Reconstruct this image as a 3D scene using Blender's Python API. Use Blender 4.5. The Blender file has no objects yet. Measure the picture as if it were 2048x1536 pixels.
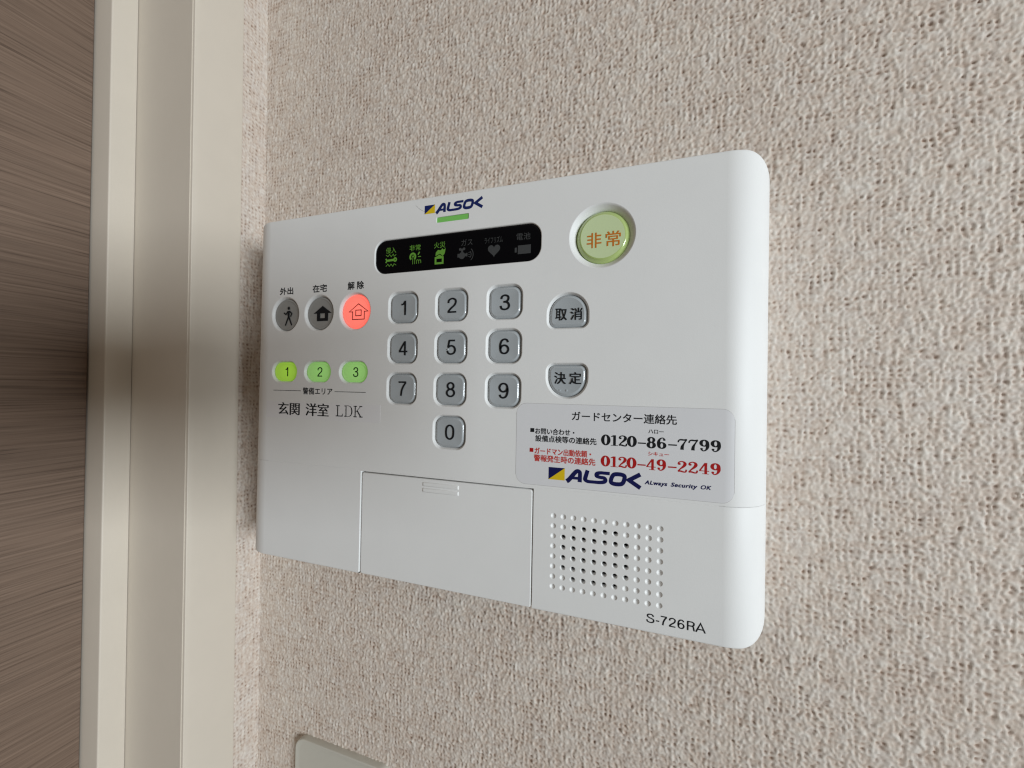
import bpy, math, random
import numpy as np
from mathutils import Matrix, Vector
from mathutils.geometry import tessellate_polygon

PI = math.pi
U = 0.0007            # one drawing unit in metres; x right, y into the wall, z up; the panel's front is y = 0
sc = bpy.context.scene
col = sc.collection
random.seed(4)

# ------------------------------------------------------------------ camera
CAM = (45.036, -197.345, 63.042)
right = Vector((0.945329, 0.325598, 0.018424))
up = Vector((-0.013940, -0.016097, 0.999773))
fwd = Vector((-0.325820, 0.945371, 0.010678))
cd = bpy.data.cameras.new('camera')
cam = bpy.data.objects.new('camera', cd)
col.objects.link(cam)
m = Matrix((right, up, -fwd)).transposed().to_4x4()
m.translation = Vector(CAM) * U
cam.matrix_world = m
cd.sensor_width = 36.0
cd.lens = 36.0 * 804.45 / 2048.0
cd.clip_start = 0.001
cd.clip_end = 50
cd.dof.use_dof = True
cd.dof.focus_distance = 205 * U
cd.dof.aperture_fstop = 28.0
sc.camera = cam

# ------------------------------------------------------------------ world, lamps, exposure
w = bpy.data.worlds.new('World')
sc.world = w
w.use_nodes = True
bg = w.node_tree.nodes['Background']
bg.inputs[0].default_value = (1.0, 0.84, 0.66, 1)
bg.inputs[1].default_value = 0.135


def area(name, loc, target, sx, sy, power, colour):
    l = bpy.data.lights.new(name, 'AREA')
    l.shape = 'RECTANGLE'
    l.size, l.size_y = sx, sy
    l.energy = power
    l.color = colour
    o = bpy.data.objects.new(name, l)
    col.objects.link(o)
    o.location = loc
    o.rotation_euler = (Vector(target) - Vector(loc)).to_track_quat('-Z', 'Y').to_euler()
    return o


# the window of the room: to the right of the panel, standing back from the wall
area('window_light', (1.37, -0.88, 0.045), (0, 0, 0.03), 0.66, 0.38, 25.5, (0.88, 0.955, 1.0))
# faint lamp light of the room from above and behind
area('room_light', (-0.2, -1.6, 1.5), (0, 0, 0), 1.4, 1.0, 3.0, (1.0, 0.92, 0.82))

sc.view_settings.view_transform = 'Standard'
sc.view_settings.look = 'None'
sc.view_settings.exposure = 0
sc.view_settings.gamma = 1
sc.cycles.filter_width = 1.25


# ------------------------------------------------------------------ materials
def nd(nt, t, **kw):
    n = nt.nodes.new(t)
    for k, v in kw.items():
        setattr(n, k, v)
    return n


def mat(name, base, rough=0.5, emit=None, es=1.0, coat=0.0, spec=0.5, spot=0.0, bump=0.0, bscale=900.0, speck=0.0, sss=0.0):
    mt = bpy.data.materials.new(name)
    mt.use_nodes = True
    nt = mt.node_tree
    b = nt.nodes['Principled BSDF']
    b.inputs['Base Color'].default_value = (*base, 1)
    b.inputs['Roughness'].default_value = rough
    b.inputs['Specular IOR Level'].default_value = spec
    b.inputs['Coat Weight'].default_value = coat
    b.inputs['Coat Roughness'].default_value = 0.06
    if emit:
        b.inputs['Emission Color'].default_value = (*emit, 1)
        b.inputs['Emission Strength'].default_value = es
    tc = nd(nt, 'ShaderNodeTexCoord')
    if spot:      # the lamp behind a lit key: stronger in the middle
        sp = nd(nt, 'ShaderNodeVectorMath', operation='LENGTH')
        off = nd(nt, 'ShaderNodeVectorMath', operation='ADD')
        off.inputs[1].default_value = (-0.0008, 0, -0.0006)
        nt.links.new(tc.outputs['Object'], off.inputs[0])
        nt.links.new(off.outputs[0], sp.inputs[0])
        mr = nd(nt, 'ShaderNodeMapRange')
        mr.inputs['From Max'].default_value = 0.009
        mr.inputs['To Min'].default_value = es * (1 + spot)
        mr.inputs['To Max'].default_value = es * (1 - spot)
        nt.links.new(sp.outputs['Value'], mr.inputs['Value'])
        nt.links.new(mr.outputs['Result'], b.inputs['Emission Strength'])
    if bump:
        n = nd(nt, 'ShaderNodeTexNoise')
        n.inputs['Scale'].default_value = bscale
        n.inputs['Detail'].default_value = 3
        nt.links.new(tc.outputs['Object'], n.inputs['Vector'])
        bp = nd(nt, 'ShaderNodeBump')
        bp.inputs['Strength'].default_value = bump
        bp.inputs['Distance'].default_value = 0.0002
        nt.links.new(n.outputs['Fac'], bp.inputs['Height'])
        nt.links.new(bp.outputs['Normal'], b.inputs['Normal'])
    if speck:
        n = nd(nt, 'ShaderNodeTexNoise')
        n.inputs['Scale'].default_value = 60
        n.inputs['Detail'].default_value = 5
        nt.links.new(tc.outputs['Object'], n.inputs['Vector'])
        mx = nd(nt, 'ShaderNodeMix', data_type='RGBA')
        mx.inputs[6].default_value = (*[c * (1 - speck) for c in base], 1)
        mx.inputs[7].default_value = (*[min(1, c * (1 + speck)) for c in base], 1)
        nt.links.new(n.outputs['Fac'], mx.inputs[0])
        nt.links.new(mx.outputs[2], b.inputs['Base Color'])
        r = nd(nt, 'ShaderNodeMapRange')
        r.inputs['To Min'].default_value = rough - 0.06
        r.inputs['To Max'].default_value = rough + 0.06
        nt.links.new(n.outputs['Fac'], r.inputs['Value'])
        nt.links.new(r.outputs['Result'], b.inputs['Roughness'])
    return mt


M = dict(
    white=mat('white_plastic', (0.79, 0.79, 0.785), 0.52, bump=0.10, bscale=2600, speck=0.025),
    core=mat('dark_inside', (0.02, 0.02, 0.02), 0.7),
    gap=mat('white_plastic_strip', (0.79, 0.79, 0.785), 0.5),
    key=mat('grey_key_plastic', (0.40, 0.43, 0.45), 0.22, coat=0.6, speck=0.05),
    mode=mat('smoke_button_plastic', (0.29, 0.29, 0.28), 0.25, coat=0.5, speck=0.05),
    red=mat('lit_red_plastic', (0.75, 0.20, 0.16), 0.25, emit=(1.0, 0.155, 0.115), es=0.84, spot=0.22, coat=0.4),
    zone1=mat('lit_yellow_green_plastic', (0.42, 0.60, 0.12), 0.25, emit=(0.22, 0.48, 0.015), es=0.52, coat=0.5, spot=0.30, speck=0.06),
    zone2=mat('lit_green_plastic', (0.36, 0.56, 0.24), 0.25, emit=(0.15, 0.40, 0.07), es=0.58, coat=0.5, spot=0.30, speck=0.06),
    emer=mat('pale_green_translucent_plastic', (0.60, 0.70, 0.42), 0.16, emit=(0.20, 0.34, 0.08), es=0.06, coat=0.8),
    emer_side=mat('green_translucent_plastic', (0.42, 0.52, 0.20), 0.2, emit=(0.12, 0.26, 0.01), es=0.09, coat=0.8),
    bar=mat('green_lamp_plastic', (0.16, 0.42, 0.10), 0.3, emit=(0.06, 0.22, 0.03), es=0.4),
    black=mat('black_glossy_window', (0.002, 0.002, 0.003), 0.2, spec=0.10),
    ink=mat('black_ink', (0.010, 0.011, 0.013), 0.6, spec=0.15),
    inkgrey=mat('dark_grey_ink', (0.05, 0.05, 0.055), 0.6),
    inkred=mat('red_ink', (0.40, 0.008, 0.008), 0.6, spec=0.2),
    inkred2=mat('light_red_ink', (0.52, 0.045, 0.035), 0.6),
    maroon=mat('dark_red_ink', (0.10, 0.005, 0.005), 0.6),
    orange=mat('orange_ink', (0.56, 0.16, 0.004), 0.5),
    navy=mat('navy_ink', (0.006, 0.016, 0.11), 0.5, spec=0.2),
    navy2=mat('sticker_navy_ink', (0.006, 0.008, 0.075), 0.5, spec=0.2),
    yellow=mat('yellow_ink', (0.72, 0.50, 0.005), 0.5),
    dispgreen=mat('lit_display_green', (0.02, 0.05, 0.01), 0.5, emit=(0.17, 0.46, 0.04), es=0.33),
    dispgrey=mat('unlit_display_grey', (0.042, 0.045, 0.048), 0.5),
    sticker=mat('silver_white_sticker', (0.735, 0.735, 0.755), 0.34, coat=0.15, speck=0.02),
    tape=mat('label_tape', (0.79, 0.785, 0.80), 0.33, coat=0.2),
    tapeedge=mat('tape_edge', (0.52, 0.51, 0.51), 0.6),
    cream=mat('cream_painted_wood', (0.665, 0.60, 0.515), 0.45, bump=0.12, bscale=500, speck=0.03),
    switch=mat('switch_plate_plastic', (0.54, 0.52, 0.46), 0.4, speck=0.02),
    phone=mat('phone_glass', (0.03, 0.03, 0.035), 0.2),
    phonemetal=mat('phone_metal', (0.30, 0.30, 0.31), 0.3),
)

# dust, smudges on the white plastic: faint darker specks
nt = M['white'].node_tree

# wallpaper: printed colour follows the embossing of the vinyl
mt = bpy.data.materials.new('embossed_beige_wallpaper')
mt.use_nodes = True
nt = mt.node_tree
b = nt.nodes['Principled BSDF']
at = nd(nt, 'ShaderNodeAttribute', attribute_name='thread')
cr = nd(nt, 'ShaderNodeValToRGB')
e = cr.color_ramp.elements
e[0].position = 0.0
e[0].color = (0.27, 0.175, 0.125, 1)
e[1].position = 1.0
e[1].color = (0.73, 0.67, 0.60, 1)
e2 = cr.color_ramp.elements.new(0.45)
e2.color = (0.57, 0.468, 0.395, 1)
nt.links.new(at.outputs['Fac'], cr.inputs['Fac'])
tcw = nd(nt, 'ShaderNodeTexCoord')
cn = nd(nt, 'ShaderNodeTexNoise')
cn.inputs['Scale'].default_value = 230
cn.inputs['Detail'].default_value = 3
nt.links.new(tcw.outputs['Object'], cn.inputs['Vector'])
cmr = nd(nt, 'ShaderNodeMapRange')
cmr.inputs['From Min'].default_value = 0.42
cmr.inputs['From Max'].default_value = 0.66
cmr.inputs['To Max'].default_value = 0.30
nt.links.new(cn.outputs['Fac'], cmr.inputs['Value'])
grey = nd(nt, 'ShaderNodeMix', data_type='RGBA')
hs = nd(nt, 'ShaderNodeHueSaturation')
hs.inputs['Saturation'].default_value = 0.35
hs.inputs['Value'].default_value = 1.04
nt.links.new(cr.outputs['Color'], hs.inputs['Color'])
nt.links.new(cmr.outputs['Result'], grey.inputs[0])
nt.links.new(cr.outputs['Color'], grey.inputs[6])
nt.links.new(hs.outputs['Color'], grey.inputs[7])
nt.links.new(grey.outputs[2], b.inputs['Base Color'])
b.inputs['Roughness'].default_value = 0.6
b.inputs['Specular IOR Level'].default_value = 0.35
M['paper'] = mt

# door leaf: taupe laminate, grain running level along y
mt = bpy.data.materials.new('taupe_wood_laminate')
mt.use_nodes = True
nt = mt.node_tree
b = nt.nodes['Principled BSDF']
tc = nd(nt, 'ShaderNodeTexCoord')
wn = nd(nt, 'ShaderNodeTexNoise')
wn.inputs['Scale'].default_value = 22
wn.inputs['Detail'].default_value = 2
nt.links.new(tc.outputs['Object'], wn.inputs['Vector'])
mul = nd(nt, 'ShaderNodeVectorMath', operation='SCALE')
mul.inputs['Scale'].default_value = 0.0016
nt.links.new(wn.outputs['Color'], mul.inputs[0])
add = nd(nt, 'ShaderNodeVectorMath', operation='ADD')
nt.links.new(tc.outputs['Object'], add.inputs[0])
nt.links.new(mul.outputs[0], add.inputs[1])


def stretched(sy, sz, detail, rough):
    mp = nd(nt, 'ShaderNodeMapping')
    mp.inputs['Scale'].default_value = (1, sy, sz)
    nt.links.new(add.outputs[0], mp.inputs['Vector'])
    n = nd(nt, 'ShaderNodeTexNoise')
    n.inputs['Scale'].default_value = 1
    n.inputs['Detail'].default_value = detail
    n.inputs['Roughness'].default_value = rough
    nt.links.new(mp.outputs[0], n.inputs['Vector'])
    return n


n1 = stretched(11, 820, 4, 0.62)
n2 = stretched(9, 90, 3, 0.5)
n3 = stretched(22, 1500, 2, 0.5)
r1 = nd(nt, 'ShaderNodeValToRGB')
e = r1.color_ramp.elements
e[0].position = 0.33
e[0].color = (0.098, 0.061, 0.042, 1)
e[1].position = 0.66
e[1].color = (0.225, 0.155, 0.113, 1)
ex = r1.color_ramp.elements.new(0.43)
ex.color = (0.160, 0.106, 0.076, 1)
nt.links.new(n1.outputs['Fac'], r1.inputs['Fac'])
mx = nd(nt, 'ShaderNodeMix', data_type='RGBA', blend_type='OVERLAY')
mx.inputs[0].default_value = 0.18
nt.links.new(r1.outputs['Color'], mx.inputs[6])
nt.links.new(n2.outputs['Fac'], mx.inputs[7])
r3 = nd(nt, 'ShaderNodeMapRange')
r3.inputs['From Min'].default_value = 0.36
r3.inputs['From Max'].default_value = 0.42
r3.inputs['To Min'].default_value = 0.68
r3.inputs['To Max'].default_value = 1.0
nt.links.new(n3.outputs['Fac'], r3.inputs['Value'])
mx2 = nd(nt, 'ShaderNodeMix', data_type='RGBA', blend_type='MULTIPLY')
mx2.inputs[0].default_value = 0.8
nt.links.new(mx.outputs[2], mx2.inputs[6])
nt.links.new(r3.outputs['Result'], mx2.inputs[7])
nt.links.new(mx2.outputs[2], b.inputs['Base Color'])
b.inputs['Roughness'].default_value = 0.55
bp = nd(nt, 'ShaderNodeBump')
bp.inputs['Strength'].default_value = 0.25
bp.inputs['Distance'].default_value = 0.0003
nt.links.new(n1.outputs['Fac'], bp.inputs['Height'])
nt.links.new(bp.outputs['Normal'], b.inputs['Normal'])
M['wood'] = mt

# ------------------------------------------------------------------ object helpers
ORG = {}


def link(o, parent, origin):
    col.objects.link(o)
    ORG[o] = Vector(origin)
    if parent is not None:
        o.parent = parent
        o.location = (ORG[o] - ORG[parent]) * U
    else:
        o.location = ORG[o] * U


def thing(name, label, cat, origin, group=None):
    o = bpy.data.objects.new(name, None)
    o.empty_display_size = 0.01
    link(o, None, origin)
    o['label'] = label
    o['category'] = cat
    if group:
        o['group'] = group
    return o


def mk(name, geo, material, parent=None, smooth=False, origin=None, label=None, kind=None):
    """geo = (verts, faces) in drawing units; optional third item = material index per face"""
    vs, fs = geo[0], geo[1]
    A = np.asarray(vs, dtype=float).reshape(-1, 3)
    if origin is None:
        origin = tuple((A.min(0) + A.max(0)) / 2)
    me = bpy.data.meshes.new(name)
    me.from_pydata(((A - np.asarray(origin)) * U).tolist(), [], fs)
    for mm in (material if isinstance(material, (list, tuple)) else [material]):
        me.materials.append(mm)
    if len(geo) > 2:
        me.polygons.foreach_set('material_index', geo[2])
    if smooth:
        me.polygons.foreach_set('use_smooth', [True] * len(me.polygons))
        if smooth != 'all':
            me.set_sharp_from_angle(angle=math.radians(smooth if smooth is not True else 40))
    me.update()
    o = bpy.data.objects.new(name, me)
    link(o, parent, origin)
    if label:
        o['label'] = label
    if kind:
        o['kind'] = kind
    return o


class G:
    """collects faces"""
    def __init__(s):
        s.v, s.f, s.m = [], [], []

    def add(s, vs, fs, mi=0):
        k = len(s.v)
        s.v += [tuple(p) for p in vs]
        s.f += [tuple(k + i for i in f) for f in fs]
        s.m += [mi] * len(fs)
        return k

    def loops(s, ls, mi=0, cap=False, closed=True):
        """quad strips through successive loops with the same number of points"""
        n = len(ls[0])
        vs = [p for l in ls for p in l]
        fs = []
        for j in range(len(ls) - 1):
            for i in range(n if closed else n - 1):
                a, b_ = j * n + i, j * n + (i + 1) % n
                fs.append((a, b_, b_ + n, a + n))
        s.add(vs, fs, mi)
        if cap:
            s.add(ls[-1], [tuple(range(n))], mi)

    def box(s, x0, x1, y0, y1, z0, z1, mi=0):
        vs = [(x, y, z) for x in (x0, x1) for y in (y0, y1) for z in (z0, z1)]
        s.add(vs, [(0, 1, 3, 2), (4, 6, 7, 5), (0, 4, 5, 1), (2, 3, 7, 6), (0, 2, 6, 4), (1, 5, 7, 3)], mi)

    @property
    def geo(s):
        return (s.v, s.f, s.m)


def rrect(x0, x1, z0, z1, r, n=8):
    """counter-clockwise rounded rectangle; r may be one radius or four (BR, TR, TL, BL)"""
    rr = r if isinstance(r, (tuple, list)) else (r,) * 4
    out = []
    for (cx, cz, a0, q) in ((x1, z0, -PI / 2, rr[0]), (x1, z1, 0, rr[1]), (x0, z1, PI / 2, rr[2]), (x0, z0, PI, rr[3])):
        q = max(q, 1e-3)
        ccx = cx - q if cx == x1 else cx + q
        ccz = cz - q if cz == z1 else cz + q
        for i in range(n + 1):
            a = a0 + PI / 2 * i / n
            out.append((ccx + q * math.cos(a), ccz + q * math.sin(a)))
    return out


def S_rect(cx, cz, w_, h_, r, n=8):
    return lambda d: rrect(cx - w_ / 2 + d, cx + w_ / 2 - d, cz - h_ / 2 + d, cz + h_ / 2 - d, max(r - d, 0.05), n)


def S_circ(cx, cz, r, n=48):
    return lambda d: [(cx + (r - d) * math.cos(2 * PI * i / n), cz + (r - d) * math.sin(2 * PI * i / n)) for i in range(n)]


def S_arch(cx, zb, zt, hw, r, flip=False):
    """D shape: round at one end, two small corners at the other"""
    def f(d):
        big, small = hw - d - 1e-3, max(r - d, 0.05)
        q = (small, big, big, small) if not flip else (big, small, small, big)
        return rrect(cx - hw + d, cx + hw - d, zb + d, zt - d, q, 12)
    return f


def at_y(loop, y):
    return [(p[0], y, p[1]) for p in loop]


def recess(g, shape, prof, mi=0):
    g.loops([at_y(shape(d), y) for d, y in prof], mi)


def plate(g, outer, holes, y=0.0, mi=0):
    polys = [[Vector((p[0], p[1], 0)) for p in outer]] + [[Vector((p[0], p[1], 0)) for p in h] for h in holes]
    flat = [p for q in polys for p in q]
    tris = tessellate_polygon(polys)
    fs = []
    for t in tris:
        a, b_, c = (flat[i] for i in t)
        cr_ = (b_.x - a.x) * (c.y - a.y) - (b_.y - a.y) * (c.x - a.x)
        if abs(cr_) < 1e-9:
            continue
        fs.append(t if cr_ > 0 else (t[0], t[2], t[1]))
    g.add([(p.x, y, p.y) for p in flat], fs, mi)


def arc_prof(r, d0=0.0, y0=0.0, n=5):
    return [(d0 + r * math.sin(PI / 2 * i / n), y0 + r * (1 - math.cos(PI / 2 * i / n))) for i in range(n + 1)]


# ------------------------------------------------------------------ print: ribbons, glyphs, text
def catmull(pts, n=6, closed=False):
    P = [np.array(p, float) for p in pts]
    N = len(P)
    out = []
    rng = range(N) if closed else range(N - 1)
    for i in rng:
        p0 = P[(i - 1) % N] if closed or i > 0 else 2 * P[0] - P[1]
        p1, p2 = P[i], P[(i + 1) % N]
        p3 = P[(i + 2) % N] if closed or i + 2 < N else 2 * P[N - 1] - P[N - 2]
        for k in range(n):
            t = k / n
            out.append(0.5 * ((2 * p1) + (-p0 + p2) * t + (2 * p0 - 5 * p1 + 4 * p2 - p3) * t * t + (-p0 + 3 * p1 - 3 * p2 + p3) * t ** 3))
    if not closed:
        out.append(P[-1])
    return out


def ribbon(pts, hw=None, closed=False, smooth=True):
    """pts (x, z[, halfwidth]) -> 2D verts and quads"""
    pts = [(*p[:2], (p[2] if len(p) > 2 else hw)) for p in pts]
    P = catmull(pts, 6, closed) if smooth else [np.array(p, float) for p in pts]
    n = len(P)
    vs, fs = [], []
    for i in range(n):
        a = P[(i - 1) % n] if (closed or i > 0) else P[i]
        c = P[(i + 1) % n] if (closed or i < n - 1) else P[i]
        d1, d2 = P[i][:2] - a[:2], c[:2] - P[i][:2]
        if not d1.any():
            d1 = d2
        if not d2.any():
            d2 = d1
        d1, d2 = d1 / np.hypot(*d1), d2 / np.hypot(*d2)
        n1_, n2_ = np.array([-d1[1], d1[0]]), np.array([-d2[1], d2[0]])
        nn = n1_ + n2_
        nn = nn / max(np.hypot(*nn), 1e-6)
        k = P[i][2] / max(0.45, float(nn @ n1_))
        vs += [P[i][:2] - nn * k, P[i][:2] + nn * k]
    for i in range(n if closed else n - 1):
        j = (i + 1) % n
        fs.append((2 * i, 2 * j, 2 * j + 1, 2 * i + 1))
    return vs, fs


def ell(cx, cz, rx, rz, thick, thin, n=28):
    thick, thin = thick * 1.15, thin * 1.75
    return [(cx + rx * math.cos(2 * PI * i / n), cz + rz * math.sin(2 * PI * i / n),
             thin + (thick - thin) * abs(math.cos(2 * PI * i / n)) ** 1.6) for i in range(n)]


class Print:
    """flat print in the plane y = const; each stroke a hair above the last one"""
    def __init__(s, y, yfun=None):
        s.g, s.y, s.k, s.yfun = G(), y, 0, yfun

    def put(s, vs, fs, T=None, mi=0):
        s.k += 1
        y = s.y - 0.006 * (s.k % 5)
        out = []
        for p in vs:
            x, z = (T(p[0], p[1]) if T else (p[0], p[1]))
            out.append((x, y + (s.yfun(x) if s.yfun else 0), z))
        # face the viewer (-y)
        ff = []
        for f in fs:
            a = sum(out[f[i]][0] * out[f[(i + 1) % len(f)]][2] - out[f[(i + 1) % len(f)]][0] * out[f[i]][2] for i in range(len(f)))
            ff.append(f if a > 0 else tuple(reversed(f)))
        s.g.add(out, ff, mi)

    def line(s, pts, hw, closed=False, smooth=False, T=None, mi=0):
        vs, fs = ribbon(pts, hw, closed, smooth)
        s.put(vs, fs, T, mi)

    def poly(s, pts, T=None, mi=0):
        tris = tessellate_polygon([[Vector((p[0], p[1], 0)) for p in pts]])
        s.put(pts, [tuple(t) for t in tris], T, mi)

    def disc(s, cx, cz, r, T=None, mi=0, n=20):
        s.poly([(cx + r * math.cos(2 * PI * i / n), cz + r * math.sin(2 * PI * i / n)) for i in range(n)], T, mi)

    def text(s, body, x0, x1, z0, z1, mi=0, bold=0.0, shear=0.0, spacing=1.0, mincho=False):
        c = bpy.data.curves.new('text', 'FONT')
        c.body = body
        c.offset = 0.0
        c.shear = shear
        c.space_character = spacing
        c.resolution_u = 4
        c.fill_mode = 'FRONT'
        o = bpy.data.objects.new('text', c)
        col.objects.link(o)
        dg = bpy.context.evaluated_depsgraph_get()
        me = bpy.data.meshes.new_from_object(o.evaluated_get(dg))
        vs = [(v.co.x, v.co.y) for v in me.vertices]
        fs = [tuple(p.vertices) for p in me.polygons]
        bpy.data.objects.remove(o)
        bpy.data.curves.remove(c)
        bpy.data.meshes.remove(me)
        A = np.array(vs)
        lo, hi = A.min(0), A.max(0)
        T = lambda x, z: (x0 + (x - lo[0]) / (hi[0] - lo[0]) * (x1 - x0), z0 + (z - lo[1]) / (hi[1] - lo[1]) * (z1 - z0))
        if mincho:      # thick uprights, thin level strokes
            for dx in (-mincho, -mincho / 2, 0, mincho / 2, mincho):
                s.put(vs, fs, lambda x, z, dx=dx: (T(x, z)[0] + dx, T(x, z)[1]), mi)
        elif bold:      # heavier print: the same glyphs laid a hair apart
            q_ = bold * (z1 - z0) * 1.5
            for dx, dz in ((-q_, -q_), (q_, -q_), (q_, q_), (-q_, q_), (0, 0)):
                s.put(vs, fs, lambda x, z, dx=dx, dz=dz: (T(x, z)[0] + dx, T(x, z)[1] + dz), mi)
        else:
            s.put(vs, fs, T, mi)

    def make(s, name, mats, parent, label=None):
        return mk(name, s.g.geo, mats, parent, label=label)


GRO = {  # upright sans-serif strokes in a box 0.56 x 1
    '0': [('c', [(0.50, 0.5), (0.47, 0.78), (0.37, 0.92), (0.28, 0.95), (0.19, 0.92), (0.09, 0.78), (0.06, 0.5), (0.09, 0.22), (0.19, 0.08), (0.28, 0.05), (0.37, 0.08), (0.47, 0.22)])],
    '1': [('l', [(0.36, 1.0), (0.36, 0.0)]), ('s', [(0.11, 0.735), (0.24, 0.77), (0.33, 0.94)])],
    '2': [('s', [(0.05, 0.66), (0.09, 0.85), (0.28, 0.95), (0.46, 0.86), (0.49, 0.69), (0.41, 0.50), (0.22, 0.31), (0.08, 0.13), (0.06, 0.06)]), ('l', [(0.01, 0.05), (0.53, 0.05)])],
    '3': [('s', [(0.07, 0.72), (0.12, 0.88), (0.27, 0.95), (0.43, 0.88), (0.46, 0.72), (0.38, 0.57), (0.20, 0.535)]), ('s', [(0.20, 0.53), (0.40, 0.50), (0.50, 0.30), (0.43, 0.11), (0.26, 0.05), (0.10, 0.11), (0.04, 0.29)])],
    '4': [('l', [(0.40, 0.98), (0.40, 0.0)]), ('l', [(0.385, 0.95), (0.05, 0.29)]), ('l', [(0.01, 0.265), (0.56, 0.265)])],
    '5': [('l', [(0.12, 0.95), (0.49, 0.95)]), ('l', [(0.155, 0.97), (0.085, 0.48)]), ('s', [(0.075, 0.49), (0.25, 0.60), (0.43, 0.53), (0.50, 0.32), (0.43, 0.12), (0.25, 0.05), (0.10, 0.11), (0.04, 0.26)])],
    '6': [('s', [(0.48, 0.76), (0.42, 0.90), (0.29, 0.95), (0.14, 0.86), (0.065, 0.62), (0.06, 0.38), (0.12, 0.13), (0.28, 0.05), (0.43, 0.12), (0.50, 0.31), (0.43, 0.50), (0.28, 0.57), (0.13, 0.49), (0.07, 0.33)])],
    '7': [('l', [(0.03, 0.95), (0.53, 0.95)]), ('s', [(0.505, 0.93), (0.36, 0.68), (0.25, 0.38), (0.20, 0.0)])],
    '8': [('c', [(0.28 + 0.18 * math.cos(a * PI / 8), 0.74 + 0.21 * math.sin(a * PI / 8)) for a in range(16)]), ('c', [(0.28 + 0.22 * math.cos(a * PI / 8), 0.285 + 0.235 * math.sin(a * PI / 8)) for a in range(16)])],
    'S': [('s', [(0.56, 0.72), (0.48, 0.90), (0.31, 0.95), (0.13, 0.89), (0.09, 0.72), (0.20, 0.58), (0.40, 0.50), (0.56, 0.40), (0.57, 0.20), (0.46, 0.08), (0.30, 0.05), (0.10, 0.12), (0.04, 0.32)])],
    'R': [('l', [(0.09, 0.0), (0.09, 1.0)]), ('l', [(0.09, 0.95), (0.42, 0.95), (0.55, 0.87), (0.57, 0.73), (0.53, 0.58), (0.42, 0.51), (0.09, 0.50)]), ('s', [(0.42, 0.50), (0.52, 0.40), (0.56, 0.12), (0.60, 0.0)])],
    'A': [('l', [(0.0, 0.0), (0.33, 0.97), (0.66, 0.0)]), ('l', [(0.13, 0.31), (0.53, 0.31)])],
    '-': [('l', [(0.03, 0.35), (0.32, 0.35)])],
}
GRO['9'] = [('s', [(0.56 - x, 1 - z) for x, z in GRO['6'][0][1]])]


class Heavy:
    """strokes no thinner than a set weight"""
    def __init__(s, pr):
        s.p, s.poly, s.disc = pr, pr.poly, pr.disc

    def line(s, pts, hw, *a, **k):
        s.p.line([(*q_[:2], max(1.12 * (q_[2] if len(q_) > 2 else hw), 0.045)) for q_ in pts], hw, *a, **k)


def grotesk(pr, ch, x0, x1, z0, z1, hw=0.052, mi=0):
    T = lambda x, z: (x0 + x / 0.56 * (x1 - x0), z0 + z * (z1 - z0))
    for k, pts in GRO[ch]:
        pr.line(pts, hw, closed=(k == 'c'), smooth=(k != 'l'), T=T, mi=mi)


def serif(pr, ch, x0, z0, w_, h_, mi=0):
    pr = Heavy(pr)
    """fat-face roman figures in a box 0.6 x 1"""
    T = lambda x, z: (x0 + x / 0.6 * w_, z0 + z * h_)
    L = lambda p, closed=False: pr.line(p, 0.05, closed, True, T, mi)
    R = lambda a, b_, c, d: pr.poly([(a, c), (b_, c), (b_, d), (a, d)], T, mi)
    if ch == '0':
        L(ell(0.3, 0.5, 0.195, 0.455, 0.085, 0.028), True)
    elif ch == '1':
        R(0.24, 0.41, 0.02, 0.98)
        R(0.10, 0.55, 0.0, 0.055)
        pr.poly([(0.10, 0.80), (0.24, 0.84), (0.24, 0.98), (0.10, 0.86)], T, mi)
    elif ch == '2':
        pr.disc(0.14, 0.73, 0.085, T, mi)
        L([(0.08, 0.72, .035), (0.12, 0.88, .03), (0.28, 0.965, .03), (0.43, 0.88, .065), (0.46, 0.72, .085), (0.38, 0.53, .07), (0.2, 0.3, .04), (0.08, 0.09, .03)])
        L([(0.06, 0.07, .045), (0.2, 0.11, .06), (0.38, 0.05, .055), (0.50, 0.07, .045), (0.545, 0.27, .018)])
    elif ch == '4':
        R(0.32, 0.47, 0.02, 0.98)
        R(0.20, 0.56, 0.0, 0.05)
        R(0.03, 0.58, 0.24, 0.31)
        pr.line([(0.36, 0.94), (0.06, 0.28)], 0.03, T=T, mi=mi)
    elif ch == '6' or ch == '9':
        q = T if ch == '6' else (lambda x, z: T(0.6 - x, 1 - z))
        pr.line(ell(0.31, 0.29, 0.175, 0.255, 0.075, 0.026), 0.05, True, True, q, mi)
        pr.line([(0.47, 0.86, .03), (0.35, 0.965, .03), (0.2, 0.86, .05), (0.125, 0.62, .08), (0.12, 0.35, .08), (0.15, 0.2, .05)], 0.05, False, True, q, mi)
        pr.disc(0.45, 0.80, 0.08, q, mi)
    elif ch == '7':
        pr.line([(0.06, 0.66, .02), (0.09, 0.82, .035), (0.20, 0.90, .06), (0.4, 0.89, .06), (0.55, 0.96, .02)], 0.05, False, True, T, mi)
        pr.line([(0.54, 0.94, .02), (0.40, 0.62, .04), (0.30, 0.32, .075), (0.28, 0.02, .09)], 0.05, False, True, T, mi)
    elif ch == '8':
        L(ell(0.3, 0.74, 0.155, 0.215, 0.065, 0.026), True)
        L(ell(0.3, 0.275, 0.18, 0.25, 0.08, 0.028), True)
    elif ch == '-':
        R(0.06, 0.56, 0.33, 0.45)


def mark_square(pr, x0, x1, z0, z1, navy, yel):
    pr.poly([(x0, z0), (x1, z1), (x0, z1)], mi=navy)
    pr.poly([(x0, z0), (x1, z0), (x1, z1)], mi=yel)


def heavy_line(pr, k, pts, hw, **kw):
    pr.line([(p[0], p[1], (p[2] if len(p) > 2 else hw) * k) for p in pts], hw, **kw)


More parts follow.
